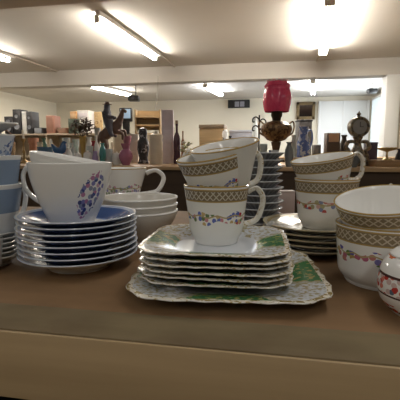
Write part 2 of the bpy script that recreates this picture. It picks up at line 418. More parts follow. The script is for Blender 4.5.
def square_plate(name, label, cat, loc, Rr, rise, spin, group=None):
    sq.R = Rr
    t = thing(name, label, cat, loc, PSI + spin, group)
    B().lathe(plate_prof(Rr, rise), 96, sq).build('dish', m_sq, t)
    e = B(); pts = []
    for i in range(97):
        a = 2 * PI * i / 96; r = sq(a, Rr * .9999); pts.append((r * math.cos(a), r * math.sin(a), 0.0055 + rise - .0008))
    e.tube(pts, .0008, 6, smooth=1).build('gilt_edge', m_hgold, t)
    return t
square_plate('serving_plate', 'large square cake plate with green and gilt border under the side plates', 'plate', (-0.04968, 0.4283, 0.955), .0985, .010, R(-4))
zb = SZ + .0075; SP = []
pitch = .0057
for k in range(6):
    lab = ['lowest square side plate of the stack, on the large cake plate', 'second square side plate from the bottom of the middle stack', 'third square side plate from the bottom of the middle stack', 'third square side plate from the top of the middle stack', 'second square side plate from the top of the middle stack', 'topmost square side plate with green gilt border, directly under the teacups'][k]
    jx, jy, js = [(0.001, .0, 2), (-.001, .001, -2), (.002, -.001, 1), (-.002, .001, 3), (.001, 0, -1), (-.002, .002, 0)][k]
    p = (-0.06075, 0.4272, 0.955)
    loc = (p[0] + jx, p[1] + jy, zb + k * pitch)
    if k == 0: sp0 = square_plate('side_plate', lab, 'plate', loc, .0752, .008, R(-8 + js), 'square side plates stacked in the middle')
    else:
        c = dup(sp0, loc, lab); c.rotation_euler = (0, 0, PSI + R(-8 + js))
ptop = zb + 5 * pitch + .0047

# --- gilt banded teacups nested on the square plates
cols_t = [(.45, .05, .06), (.10, .14, .45), (.60, .25, .28), (.16, .22, .10), (.55, .40, .18), (.14, .18, .50)]
m_tcup = cup_mat('gilt_lattice_teacup', .745, .955, .36, .58, cols_t, 5)
tc = cup('teacup', 'upright teacup with gilt lattice band standing on the square plates', 'cup', ((-0.06619, 0.4485, 0.955)[0], (-0.06619, 0.4485, 0.955)[1], ptop), m_tcup, m_hgold, .0373, .0655, .0275, 'gilt lattice teacups nested in the middle', spin=R(8), out=.017)
tl = tc.location
nest(tl, .0655, 'tilted teacup nested in the upright one on the square plates', m_tcup, m_hgold, .0385, .0625, .0215, .0375, R(8), R(8), R(10), 'gilt lattice teacups nested in the middle', -.0015, out=.017)
m_gcup = cup_mat('plain_gilt_rim_cup', 2.5, 2.6, 2.7, 2.71, [(.5, .4, .2)], 5)
nest(tl + Vector((0, 0, .0395)), .0655, 'plain white gilt-rimmed cup tipped on top of the middle teacup nest', m_gcup, m_hgold, .0400, .0560, .0200, .0145, R(150), R(9), R(10.5), 'gilt lattice teacups nested in the middle', .0095, .004)

# --- blue saucers with the floral breakfast cups
m_sauc = ring_mat('blue_banded_saucer', [(.50, .53, (.25, .33, .55)), (.53, .90, (.06, .115, .29)), (.90, .965, (.42, .50, .66)), (1.05, 1.24, (.075, .11, .23)), (1.24, 1.34, (.16, .20, .31))])
def saucer(name, label, loc, Rr, rise, m, em, group):
    t = thing(name, label, 'saucer', loc, PSI, group)
    top = [(0, .0045, 0.), (Rr * .33, .0045, .33), (Rr * .36, .0055, .36), (Rr * .5, .0065, .5), (Rr * .75, .0065 + rise * .5, .75), (Rr * .95, .0065 + rise * .95, .95), (Rr, .0065 + rise, 1.0)]
    bot = [(Rr * .995, .0045 + rise, 1.1), (Rr * .75, .004 + rise * .5, 1.2), (Rr * .55, .004, 1.3), (Rr * .52, 0, 1.4), (Rr * .48, 0, 1.4), (Rr * .45, .002, 1.4), (0, .002, 1.4)]
    B().lathe(top + bot, 72).build('dish', m, t)
    B().tube([(Rr * math.cos(2 * PI * i / 72), Rr * math.sin(2 * PI * i / 72), s_ + rise) for s_ in (.0058,) for i in range(73)], .0008, 6, smooth=1).build('rim', em, t)
    return t
m_rimblue = M((.60, .65, .74), .15, var=.03)
sl = (-0.2414, 0.457, 0.955); NS = 8; sp = .0068
for k in range(NS):
    top_i = NS - 1 - k
    lab = 'blue-banded saucer, %s of the stack beneath the floral cup' % ORD[top_i]
    if k == NS - 1: lab = 'topmost blue-banded saucer, its dark blue band showing around the floral cup'
    if k == 0: lab = 'lowest blue-banded saucer, resting on the brown shelf under the stack'
    loc = (sl[0] + random.uniform(-.0012, .0012), sl[1] + random.uniform(-.001, .001), SZ + k * sp)
    if k == 0: s0 = saucer('saucer', lab, loc, .0718, .0135, m_sauc, m_rimblue, 'blue banded saucers stacked under the floral cup')
    elif k == 1: s1 = saucer('saucer', lab, loc, .0718, .0135, m_sauc, m_rimblue, 'blue banded saucers stacked under the floral cup')
    else: dup(s1, loc, lab)
m_sauc_w = ring_mat('blue_banded_white_foot', [(.50, .90, (.045, .085, .24)), (.90, .965, (.42, .50, .66))])
for c_ in s0.children:
    if c_.name.startswith('dish'): c_.data.materials[0] = m_sauc_w
stop = SZ + (NS - 1) * sp + .0047
cols_b = [(.06, .08, .26), (.45, .20, .34), (.20, .20, .45), (.08, .09, .22), (.55, .36, .48), (.25, .28, .40)]
m_fcup = spray_mat('blue_spray_china', .425, .50, .072, .36, cols_b, 52., 13.)
def open_profile(Rr, Hh, base, wall=.0026):
    out = [(0, .003, 0.), (base * .8, .003, 0.), (base * .85, 0, 0.), (base, 0, 0.), (base * .98, .004, .04)]
    n = 14
    for i in range(1, n + 1):
        t = i / n; out.append((base * .98 + (Rr - base * .98) * (1 - (1 - t) ** 1.75) * (.9 + .1 * t), .004 + (Hh - .004) * t, t))
    ins = [(Rr - wall * .5, Hh + .0006, 1.02), (Rr - wall, Hh - .0008, 1.05)]
    for r, z, v in out[5:][::-1][1:]: ins.append((max(.001, r - wall * 1.1), z + .001, 1.06))
    ins += [(base * .7, .0075, 1.06), (0, .007, 1.06)]
    return out + ins
def open_cup(label, loc, spin, lean, roll, Rr=.0492, Hh=.0775, base=.0265, group=None, m=None, cat='cup', name='breakfast_cup'):
    t = thing(name, label, cat, loc, 0, group)
    B().lathe(open_profile(Rr, Hh, base), 80).build('bowl', m or m_fcup, t)
    B().tube([(Rr * .96, 0, Hh * .86), (Rr + .010, 0, Hh * .93), (Rr + .019, 0, Hh * .80), (Rr + .016, 0, Hh * .56), (Rr + .002, 0, Hh * .40), (Rr * .83, 0, Hh * .36)], [.0034, .0028, .0028, .0028, .0028, .0034], 10, 1.4).build('handle', m_china, t)
    return pose(t, spin, lean, roll)
fl = ((-0.2459, 0.45, 0.955)[0], (-0.2459, 0.45, 0.955)[1], stop)
open_cup('large white cup with blue and mauve flower spray standing on the blue saucers', fl, R(165), 0, 0, group='floral breakfast cups nested on the blue saucers')
mt_ = Matrix.Rotation(PSI, 3, 'Z') @ Matrix.Rotation(R(-1), 3, 'X') @ Matrix.Rotation(R(11), 3, 'Y')
p_ = Vector(fl) + Vector((-.001, .002, .0775)) - mt_ @ Vector((0, 0, .0545))
open_cup('white cup tipped inside the floral cup on the blue saucers, its left side higher', p_, R(150), R(-1), R(-11), Rr=.0470, Hh=.060, base=.0175, m=m_china, group='floral breakfast cups nested on the blue saucers')

# --- left edge: pile of blue and white cups on pale saucers
m_blue = ring_mat('pale_blue_china', [(.50, .93, (.24, .32, .44)), (.955, 1.06, (.78, .78, .76))], (.70, .71, .72))
m_blue2 = spray_mat('blue_spotted_china', .80, .5, .4, .8, [(.20, .28, .48), (.35, .42, .58), (.10, .14, .30)], 30., 8., (.58, .63, .70), (.8, .8, .78))
le = (-0.3547, 0.4415, 0.955)
m_pale = ring_mat('pale_grey_saucer', [(.8, .95, (.45, .50, .58)), (.96, 1.03, (.75, .76, .75))], (.62, .63, .62))
for k in range(6):
    lab = 'pale saucer, %s of the stack at the left edge' % ORD[5 - k]
    loc = (le[0], le[1], SZ + k * .0058)
    if k == 0: ps0 = saucer('saucer', lab, loc, .0410, .010, m_pale, m_china, 'pale saucers at the left edge')
    else: dup(ps0, loc, lab)
z0 = SZ + 5 * .0058 + .0047
bc = cup('teacup', 'lowest blue-banded cup of the pile at the left edge, on pale saucers', 'cup', (le[0], le[1], z0), m_blue, m_china, .0405, .069, .029, 'blue cups piled at the left edge', spin=R(65), out=.016)
copy_cup(bc, (le[0] + .001, le[1], z0 + .0345), 'middle blue-banded cup of the pile at the left edge', R(80), 0, R(1))
c3 = cup('teacup', 'upper cup with mottled blue pattern in the pile at the left edge', 'cup', (le[0] - .003, le[1] + .002, z0 + .080), m_blue2, m_china, .036, .050, .024, 'blue cups piled at the left edge', spin=R(150), out=.014)
tsa = dup(ps0, (le[0] - .004, le[1], z0 + .080 + .0505), 'pale saucer lying on top of the cup pile at the left edge'); tsa.rotation_euler = (R(2), R(4), 0)
ec = cup('egg_cup', 'small white egg cup at the very left edge of the shelf', 'egg cup', (-0.3425, 0.4052, 0.955), m_china, m_china, .026, .040, .021, handle=False)

# --- cream bowls and white cup behind the blue saucers
m_bowl = M((.66, .63, .57), .18, var=.03)
bw = (-0.2124, 0.6009, 0.955)
def bowl(label, loc, Rr, Hh, base, m, group):
    t = thing('bowl', label, 'bowl', loc, PSI, group)
    B().lathe(open_profile(Rr, Hh, base, .003), 64).build('body', m, t)
    B().tube([((Rr - .001) * math.cos(2 * PI * i / 64), (Rr - .001) * math.sin(2 * PI * i / 64), Hh) for i in range(65)], .0018, 6, smooth=1).build('rim', m_china, t)
    return t
for k in range(3):
    lab = ['lowest cream bowl of the three nested behind the blue saucers', 'middle cream bowl of the three nested behind the blue saucers', 'uppermost cream bowl of the three nested behind the blue saucers'][k]
    loc = (bw[0], bw[1], SZ + k * .0105)
    if k == 0: b0 = bowl(lab, loc, .0605, .050, .030, m_bowl, 'cream bowls nested behind the blue saucers')
    else: dup(b0, loc, lab)
wc = (-0.2804, 0.6949, 0.955)
ub = thing('bowl', 'plain white bowl turned upside down under the pink-flowered cup', 'bowl', wc)
B().lathe([(.058, 0), (.060, .001), (.056, .018), (.042, .033), (.030, .0385), (.030, .0422), (.0275, .0422), (.0275, .040), (0, .040)], 48).build('body', m_china, ub)
B().tube([(.0588 * math.cos(2 * PI * q_ / 48), .0588 * math.sin(2 * PI * q_ / 48), .0016) for q_ in range(49)], .0016, 6, smooth=1).build('rim', m_china, ub)
m_pcup = cup_mat('pink_flower_china', 2.5, 2.6, .30, .62, [(.62, .35, .45), (.30, .30, .55), (.60, .45, .5), (.3, .38, .25)], 5, su=40., sv=10.)
cup('breakfast_cup', 'white cup with pink and violet flowers behind the cream bowls, handle right', 'cup', (wc[0], wc[1], SZ + .0423), m_pcup, m_china, .0480, .070, .028, spin=R(12), out=.030, th=.0035, belly=.2)

# --- stack of glass dishes behind the middle cups
gg = G('grey_cut_glass'); un_, vn_ = gg.uv()
m_glass = gg.done(gg.mix(gg.ma('GREATER_THAN', gg.ma('SINE', gg.ma('MULTIPLY', un_, 2 * PI * 24)), .2), (.30, .31, .33), (.42, .43, .46)), .12, trans=.3)
gp = (-0.02569, 0.6669, 0.955)
for k in range(12):
    lab = 'grey glass dish, %s of the tall stack behind the middle teacups' % ORD[11 - k]
    loc = (gp[0] + random.uniform(-.0015, .0015), gp[1], SZ + k * .0112)
    if k == 0: gd0 = saucer('glass_dish', lab, loc, .0370, .0115, m_glass, M((.48, .50, .53), .12), 'grey glass dishes stacked behind the teacups'); gd0['category'] = 'dish'
    else: dup(gd0, loc, lab)
# price card box and glass salt shaker
bx = (0.01995, 0.7621, 0.955)
t = thing('carton', 'small pale pink carton standing behind the right saucer stack', 'box', bx)
B().box(0, 0, .0335, .028, .02, .067, .001).build('body', M((.60, .49, .46), .6), t)
B().box(0, 0, .0685, .0285, .0205, .003, .0008).build('lid', M((.66, .56, .53), .6), t)
# --- right middle: cups on cream saucers
rs = (0.05773, 0.5993, 0.955)
m_cream = ring_mat('cream_gilt_saucer', [(.86, .93, (.40, .31, .16)), (.97, 1.06, (.55, .46, .28)), (1.06, 1.32, (.36, .31, .20))], (.48, .45, .36))
NR = 5
for k in range(NR):
    lab = 'cream gilt-edged saucer, %s of the stack under the right-hand pair of cups' % ORD[NR - 1 - k]
    loc = (rs[0] + random.uniform(-.001, .001), rs[1], SZ + k * .0072)
    if k == 0: rs0 = saucer('saucer', lab, loc, .0750, .0065, m_cream, M((.45, .38, .24), .2), 'cream gilt saucers under the right-hand cups')
    else: dup(rs0, loc, lab)
rtop = SZ + (NR - 1) * .0072 + .0047
sk = thing('salt_shaker', 'little round glass stopper in front of the glass dishes, beside the cream saucers', 'stopper', ((-0.004427, 0.5641, 0.955)[0], (-0.004427, 0.5641, 0.955)[1], rtop - .002))
sk.location.z = SZ
B().lathe([(0, 0), (.009, 0), (.010, .004), (.007, .014), (.006, .026), (.0045, .030), (0, .030)], 24).build('neck', M((.60, .60, .58), .08, trans=.4), sk)
B().ball(0, 0, .0375, .0085).build('knob', M((.66, .65, .60), .06, trans=.4), sk)
cols_r = [(.55, .12, .10), (.60, .25, .20), (.25, .28, .45), (.45, .42, .25), (.70, .45, .4)]
m_rcup = cup_mat('gilt_scroll_teacup', .735, .965, .38, .60, cols_r, 4, (.24, .195, .13), (.50, .44, .35), 36., 9.)
rc = cup('teacup', 'upright gilt-banded teacup on the cream saucers, red posy on its side', 'cup', ((0.07226, 0.6021, 0.955)[0], (0.07226, 0.6021, 0.955)[1], rtop), m_rcup, m_hgold, .0455, .071, .036, 'gilt-banded teacups on the cream saucers', spin=R(40), out=.018)
nest(rc.location, .071, 'tilted gilt-banded teacup nested above the cream saucers, handle right', m_rcup, m_hgold, .0445, .062, .0265, .0395, R(10), R(4), R(10), 'gilt-banded teacups on the cream saucers', -.004)

# --- right front: two nested cups and a lidded round pot
cols_f = [(.48, .14, .22), (.14, .12, .42), (.48, .32, .12), (.22, .20, .48), (.15, .24, .08), (.52, .20, .18)]
m_fr = cup_mat('gilt_band_floral_teacup', .735, .965, .42, .64, cols_f, 7, (.25, .195, .12), (.55, .47, .35), 36., 9.)
ff = (0.1174, 0.462, 0.955)
fc = cup('teacup', 'upright teacup with mixed flower garland standing on the bare shelf', 'cup', ff, m_fr, m_hgold, .0505, .066, .0425, 'garland teacups at the right edge', spin=R(75), out=.018)
nest(ff, .066, 'teacup nested in the garland cup at the right edge, white inside showing', m_fr, m_hgold, .0520, .064, .0320, .0300, R(60), R(9), R(9), 'garland teacups at the right edge', .001)
pt = (0.1287, 0.3736, 0.955)
def pot_prof():
    return [(r_ * .87, z_, v_) for r_, z_, v_ in [(0, .002, 0), (.022, .002, 0), (.023, 0, 0), (.025, 0, .0), (.030, .004, .08), (.0385, .013, .30), (.0415, .023, .50), (.0410, .032, .66), (.0380, .042, .82), (.0330, .050, .95), (.0300, .0525, 1.0), (.0285, .0515, 1.02), (.032, .045, 1.1), (.036, .03, 1.1), (.028, .008, 1.1), (0, .006, 1.1)]]
gq = G('imari_band_china'); uu, vv = gq.uv()
fm, fcx = flower(gq, uu, vv, 40., 12., [(.50, .05, .04), (.65, .20, .15), (.12, .16, .22), (.60, .45, .42)], .5)
c_ = gq.mix(gq.ma('MULTIPLY', gq.band(vv, .46, .72), fm), WHITE, fcx)
for a in (.42, .72): c_ = gq.mix(gq.band(vv, a, a + .035), c_, (.08, .035, .03))
f2, fc2 = flower(gq, uu, vv, 22., 8., [(.55, .08, .05), (.62, .30, .12), (.30, .12, .08)], .4)
c_ = gq.mix(gq.ma('MULTIPLY', gq.band(vv, .08, .26), f2), c_, fc2); c_ = gq.mix(gq.ma('MULTIPLY', gq.band(vv, .955, .995), f2), c_, (.62, .16, .06))
m_imari = gq.done(c_, .12)
po = thing('sugar_bowl', 'round white pot with red flowered band, cut off by the right edge', 'sugar bowl', pt)
B().lathe(pot_prof(), 64).build('body', m_imari, po)
B().lathe([(.0262, .0522), (.0265, .0535), (.021, .0580), (.011, .0610), (.004, .062), (.004, .065), (.0065, .068), (.004, .0715), (0, .072)], 40).build('lid', m_china, po)

# ------------------------------------------------------------------ counters in the hall
m_cw = wood_mat('orange_pine_top', (.42, .27, .14), (.52, .35, .20), 'x', .3, .4)
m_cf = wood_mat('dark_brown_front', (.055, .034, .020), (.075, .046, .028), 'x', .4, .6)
ct = thing('counter', 'long wooden display counter with pale top and dark front beyond the shelf', 'counter', (0, 0, 0), 0)
YC = 2.60
B().box(-.35, YC + .55, TZ - .012, 4.9, 1.10, .024, .002).build('counter_top', m_cw, ct)
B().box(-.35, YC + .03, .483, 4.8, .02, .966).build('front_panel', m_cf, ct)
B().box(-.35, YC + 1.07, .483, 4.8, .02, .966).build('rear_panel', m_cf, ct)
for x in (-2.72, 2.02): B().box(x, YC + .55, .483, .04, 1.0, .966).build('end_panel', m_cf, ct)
c2 = thing('back_table', 'second display table behind the counter, half hidden by ornaments', 'table', (0, 0, 0), 0)
B().box(.35, 5.05, 1.0, 2.9, .9, .03, .004).build('table_top', wood_mat('mid_wood', (.30, .20, .11), (.38, .26, .15), 'x', .3), c2)
for x in (-1.0, 1.7):
    for y in (4.7, 5.4): B().box(x, y, .4925, .06, .06, .985, .004).build('leg', m_cf, c2)
B().box(.35, 5.44, .75, 2.6, .02, .45).build('apron', m_cf, c2)

# ------------------------------------------------------------------ things on the counter and beyond
def lathe_thing(name, label, cat, loc, prof, m, group=None, part='body', seg=28):
    """prof in metres; returns the Empty with one turned body"""
    t = thing(name, label, cat, loc, PSI, group); B().lathe(prof, seg).build(part, m, t); return t
def scaled(shape, w, h): return [(r * w / 2, z * h) for r, z in shape]
VASE = [(0, 0), (.55, 0), (.6, .02), (.8, .2), (1, .45), (.85, .7), (.5, .85), (.45, .92), (.7, 1), (.6, .99), (.38, .9), (0, .5)]
GOBLET = [(0, 0), (.8, 0), (.75, .03), (.15, .1), (.12, .4), (.5, .5), (.95, .7), (1, 1), (.93, 1), (.85, .7), (.3, .52), (0, .5)]
TUMBLER = [(0, 0), (.75, 0), (.8, .02), (1, 1), (.92, 1), (.72, .08), (0, .08)]
BOTTLE = [(0, 0), (.95, 0), (1, .03), (1, .55), (.8, .68), (.35, .78), (.3, .93), (.36, .94), (.36, 1), (0, 1)]
JUG = [(0, 0), (.7, 0), (.75, .03), (1, .3), (.95, .55), (.65, .78), (.7, .98), (.75, 1), (.66, .98), (.55, .78), (0, .5)]
def box_thing(name, label, cat, loc, sx, sy, sz, m, extra=None, rz=PSI, group=None, part='body', bev=.004):
    t = thing(name, label, cat, loc, rz, group); B().box(0, 0, sz / 2, sx, sy, sz, bev).build(part, m, t)
    if extra: extra(t)
    return t
def front(t, sx, sy, z, dx, w, h, m, name): B().box(dx, -sy / 2 - .003, z, w, .008, h, .002).build(name, m, t)

# tall bookcase at the left with loudspeakers and boxes on top
D = 6.2; TOPZ = 1.343
bp = (-3.381, 5.668, 0)
bc_ = thing('bookcase', 'low pale bookcase at the far left carrying speakers and boxes', 'bookcase', bp, 0)
BW = 1.62
m_bk = wood_mat('bookcase_wood', (.40, .33, .24), (.48, .40, .30), 'z', .4)
B().box(0, 0, TOPZ - .012, BW, .36, .024, .003).build('top_board', m_bk, bc_)
for x in (-BW / 2 + .012, 0, BW / 2 - .012): B().box(x, 0, (TOPZ - .024) / 2, .024, .34, TOPZ - .024).build('side_panel', m_bk, bc_)
B().box(0, .17, (TOPZ - .024) / 2, BW - .05, .012, TOPZ - .024).build('back_panel', m_bk, bc_)
for z in (.3, .65, 1.0): B().box(0, -.005, z, BW - .05, .33, .02).build('shelf', m_bk, bc_)
m_blk = M((.025, .024, .026), .5); m_gry = M((.22, .23, .25), .5)
def speaker_face(sx, sy, sz):
    def f(t):
        for z, r in ((.3, .32), (.72, .2)):
            B().lathe([(0, -.004), (r * sx, 0), (r * sx * 1.1, .006), (r * sx * 1.1, -.004)], 20, mat=Matrix.Translation((0, -sy / 2 - .004, sz * z)) @ Matrix.Rotation(R(90), 4, 'X')).build('cone', m_gry, t)
    return f

TB = 1.343
def case_box(name, label, cat, loc, wd, ht, m, dep=.2, extra=None, part='body'):
    return box_thing(name, label, cat, loc, wd, dep, ht, m, extra, 0, None, part)
m_wbox = M((.62, .60, .56), .6); m_orange = M((.48, .27, .12), .6); m_brn = M((.26, .15, .10), .6)
def grille(w_, h_, m, z=.5, hh=.8):
    return lambda t: front(t, w_, .2, h_ * z, 0, w_ * .8, h_ * hh, m, 'grille')
a, b = 0.124, 0.2556
case_box('loudspeaker', 'black loudspeaker at the left end of the far bookcase', 'loudspeaker', (-3.969, 5.557, 1.343), a, b, m_blk, .2, speaker_face(a, .2, b))
a, b = 0.124, 0.3601
case_box('loudspeaker', 'tallest black speaker with grey cones on the far bookcase, beside the white box', 'loudspeaker', (-3.841, 5.581, 1.343), a, b, m_blk, .2, speaker_face(a, .2, b))
a, b = 0.0651, 0.3302
case_box('carton', 'narrow white carton between the black speakers on the far bookcase', 'box', (-3.734, 5.601, 1.343), a, b, m_wbox, .2, grille(a, b, M((.5,.5,.5)), .9, .06))
a, b = 0.08525, 0.3302
case_box('loudspeaker', 'slim black speaker right of the narrow white carton', 'loudspeaker', (-3.659, 5.616, 1.343), a, b, m_blk, .2, speaker_face(a, .2, b))
a, b = 0.1395, 0.09051
case_box('cassette_player', 'low black player lying on the far bookcase', 'player', (-3.533, 5.64, 1.343), a, b, m_blk, .2, grille(a, b, m_gry))
a, b = 0.124, 0.2705
case_box('loudspeaker', 'red-brown wooden speaker standing alone on the far bookcase', 'loudspeaker', (-3.353, 5.674, 1.343), a, b, M((.33,.16,.11), .5), .2, grille(a, b, M((.27,.14,.10), .9)))
a, b = 0.1395, 0.09051
case_box('wooden_box', 'low brown box right of the red-brown speaker', 'box', (-3.187, 5.705, 1.343), a, b, m_brn, .2, grille(a, b, M((.3,.2,.14)), .85, .12))
a, b = 0.1008, 0.3302
case_box('carton', 'orange carton standing behind the dark dried flowers', 'box', (-3.007, 5.74, 1.343), a, b, m_orange, .2, grille(a, b, M((.55,.36,.2)), .8, .2))
a, b = 0.186, 0.3452
case_box('carton', 'wide white carton above the dark dried flowers', 'box', (-2.862, 5.767, 1.343), a, b, M((.72,.69,.66), .6), .2, grille(a, b, M((.66,.6,.62)), .8, .2))
a, b = 0.1318, 0.3302
case_box('cork_board', 'tan cork board with dark pins, left of the horse rider', 'board', (-2.676, 5.802, 1.343), a, b, spotty('cork', (.50, .35, .18), [(.30, .19, .09), (.56, .42, .24)], 30, .55, .8), .03, None, 'panel')
a, b = 0.135, 0.2105
case_box('carton', 'dark green box in front of the orange carton on the far bookcase', 'box', (-2.936, 5.529, 1.343), a, b, M((.06,.075,.05), .6), .1, lambda t: front(t, .1, .1, b * .75, 0, a * .8, b * .2, M((.09,.11,.08), .6), 'label_patch'))

# ---- left half of the counter
m_clear = M((.70, .76, .76), .08, trans=.4, var=.02, name='clear_glass')
m_white2 = M((.72, .71, .68), .2)
bk = thing('wicker_basket', 'brown wicker basket on the counter behind the blue cups', 'basket', (-2.175, 2.946, 0.99), PSI)
B().lathe(scaled([(0, 0), (.7, 0), (.8, .1), (1, 1), (.93, 1), (.75, .1), (0, .08)], 0.1485, 0.1748), 28).build('body', spotty('wicker', (.28, .18, .10), [(.16, .10, .05), (.36, .25, .14)], 90, .45, .8), bk)
hh = 0.1748; ww = 0.132 / 2
B().tube([(-ww, 0, hh * .95), (-ww * .7, 0, hh * 1.35), (0, 0, hh * 1.55), (ww * .7, 0, hh * 1.35), (ww, 0, hh * .95)], .006, 8).build('handle', m_brn, bk)
cs = lathe_thing('candlestick', 'brass candlestick behind the blue cups, left of the terracotta pot', 'candlestick', (-2.033, 2.973, 0.99), scaled([(0, 0), (1, 0), (.95, .06), (.3, .14), (.2, .3), (.4, .38), (.2, .46), (.2, .7), (.55, .78), (.5, .82), (0, .82)], 0.066, 0.2474), M((.35, .24, .10), .35, .6))
B().tube([(0, 0, 0.2474 * .82), (0, 0, 0.2474 * 1.1)], .009, 10, smooth=1).build('candle', M((.75, .70, .60), .5), cs)
lathe_thing('plant_pot', 'terracotta pot on the counter behind the blue saucers', 'pot', (-2.071, 3.169, 0.99), scaled([(0, 0), (.65, 0), (.85, .8), (1, .8), (1, 1), (.88, 1), (.8, .8), (0, .7)], 0.0875, 0.213), M((.40, .20, .13), .7))
lathe_thing('glass_bowl', 'low blue glass bowl on the counter, left of the blue bird', 'bowl', (-1.803, 2.915, 0.99), scaled([(0, 0), (.4, 0), (.45, .05), (.85, .6), (1, 1), (.93, 1), (.5, .2), (0, .15)], 0.128, 0.1336), M((.10, .20, .32), .1, trans=.2))
bd = thing('glass_bird', 'blue glass bird ornament behind the white floral cup', 'ornament', (-1.578, 2.734, 0.99), PSI)
hb = 0.205
B().lathe(scaled([(0, 0), (.8, 0), (.5, .1), (.25, .25), (0, .3)], 0.06705, hb), 20).build('foot', m_clear, bd)
B().tube([(-.055, 0, hb * .75), (-.02, 0, hb * .52), (.02, 0, hb * .55), (.035, 0, hb * .8), (.055, 0, hb * .78)], [.006, .026, .03, .014, .003], 12).build('body', M((.05, .13, .30), .08, trans=.3), bd)
for px_, (pos, w_, h_, shp, lab) in enumerate([
    ((-1.792, 3.222, 0.99), 0.07, 0.213, GOBLET, 'clear stemmed glass on the counter, nearest to the blue bird'),
    ((-1.546, 2.862, 0.99), 0.05425, 0.1633, VASE, 'clear glass vase between the blue bird and the dried flowers'),
    ((-1.76, 3.33, 0.99), 0.063, 0.2071, GOBLET, 'clear stemmed glass just left of the gold vase'),
    ((-1.41, 2.888, 0.99), 0.05425, 0.1405, TUMBLER, 'clear tumbler left of the red glass vase'),
    ((-1.522, 3.273, 0.99), 0.0525, 0.2983, GOBLET, 'tall clear stemmed glass between the red and teal vases'),
    ((-1.225, 2.821, 0.99), 0.0525, 0.1174, TUMBLER, 'clear tumbler right of the teal vase')]):
    lathe_thing('drinking_glass', lab, 'glass', pos, scaled(shp, w_, h_), m_clear, 'clear glassware on the counter')
lathe_thing('china_vase', 'white china vase on the counter behind the floral cup, left of the clear vase', 'vase', (-1.508, 2.747, 0.99), scaled(VASE, 0.05215, 0.1247), m_white2)
df = lathe_thing('dried_flowers', 'dark brown dried flowers in a tall gold vase on the counter', 'flowers', (-1.604, 3.156, 0.99), scaled([(0, 0), (.8, 0), (.7, .08), (.45, .3), (.6, .6), (.9, .95), (1, 1), (.85, 1), (.5, .6), (0, .5)], 0.06375, 0.2267), M((.42, .30, .10), .35, .3), None, 'vase')
fo = B(); rnd = random.Random(3); zc = 0.3011; rr = 0.1105; rz_ = 0.07225
for k in range(170):
    a_ = rnd.uniform(0, 2 * PI); q = rnd.random() ** .5; pz = rnd.uniform(-1, 1); kk = math.sqrt(1 - pz * pz * .9) * q
    x_, y_, z_ = rr * kk * math.cos(a_), rr * .7 * kk * math.sin(a_), zc + rz_ * pz * q
    fo.box(0, 0, 0, .030, .012, .004, 0, Matrix.Translation((x_, y_, z_)) @ Matrix.Rotation(rnd.uniform(0, 6), 4, 'Z') @ Matrix.Rotation(rnd.uniform(-1, 1), 4, 'Y'))
for k in range(14):
    a_ = k * 2 * PI / 14; fo.tube([(0, 0, 0.1768), (rr * .35 * math.cos(a_), rr * .3 * math.sin(a_), zc)], .002, 5, smooth=1)
fo.build('foliage', spotty('dry_leaves', (.050, .036, .026), [(.09, .06, .04), (.03, .025, .022), (.11, .07, .06)], 40, .4, .8), df)
lathe_thing('glass_vase', 'small red glass vase on the counter, right of the dried flowers', 'vase', (-1.428, 2.986, 0.99), scaled(VASE, 0.048, 0.1807), M((.35, .05, .07), .12, trans=.2))
lathe_thing('glass_vase', 'teal glass vase on the counter, left of the horse rider', 'vase', (-1.294, 2.859, 0.99), scaled(VASE, 0.05337, 0.1624), M((.08, .30, .28), .12, trans=.2))
for pos, w_, h_, lab in [((-1.364, 2.754, 0.99), 0.0666, 0.1027, 'low white china pot below the dried flowers'), ((-1.17, 2.831, 0.99), 0.075, 0.09522, 'low white china pot below the horse rider'), ((-1.432, 2.731, 0.99), 0.059, 0.09547, 'low white china pot below the gold vase')]:
    p_ = lathe_thing('china_pot', lab, 'pot', pos, scaled([(0, 0), (.7, 0), (1, .4), (.9, .8), (.6, .92), (0, .92)], w_, h_), m_white2)
    B().ball(0, 0, h_ * .96, .008).build('knob', m_white2, p_)

FIG = [(0, 0), (.9, 0), (.85, .06), (.6, .12), (.75, .3), (.5, .55), (.6, .68), (.35, .75), (.45, .86), (.3, .97), (0, 1)]
for nm, lab, cat, pos, w_, h_, shp, m_ in [
    ('figurine', 'white china figurine left of the blue glass bird', 'figurine', (-1.866, 3.106, 0.99), 0.0595, 0.2018, FIG, m_white2),
    ('figurine', 'pale pink figurine behind the clear vase, right of the blue bird', 'figurine', (-1.596, 2.852, 0.99), 0.05425, 0.1785, FIG, M((.66, .54, .52), .3)),
    ('china_vase', 'pale green china vase just left of the gold flower vase', 'vase', (-1.593, 3.005, 0.99), 0.05688, 0.1898, VASE, M((.52, .64, .58), .2)),
    ('china_vase', 'white china vase just right of the gold flower vase', 'vase', (-1.55, 3.166, 0.99), 0.068, 0.2184, VASE, m_white2),
    ('bottle', 'white bottle between the red glass vase and the teal vase', 'bottle', (-1.367, 2.916, 0.99), 0.039, 0.2247, BOTTLE, m_white2),
    ('figurine', 'cream figurine under the belly of the rearing horse', 'figurine', (-1.411, 3.315, 0.99), 0.0528, 0.1878, FIG, M((.64, .58, .46), .3)),
    ('china_jug', 'small violet jug right of the white bottle', 'jug', (-1.314, 2.773, 0.99), 0.04455, 0.1027, JUG, M((.34, .26, .44), .2)),
    ('china_jug', 'small cream jug on the counter right of the terracotta pot', 'jug', (-1.9, 2.998, 0.99), 0.066, 0.1748, JUG, M((.62, .56, .44), .25)),
    ('china_vase', 'dark green vase right behind the small cream jug', 'vase', (-2.065, 3.323, 0.99), 0.06388, 0.2174, VASE, M((.06, .13, .10), .2))]:
    lathe_thing(nm, lab, cat, pos, scaled(shp, w_, h_), m_)
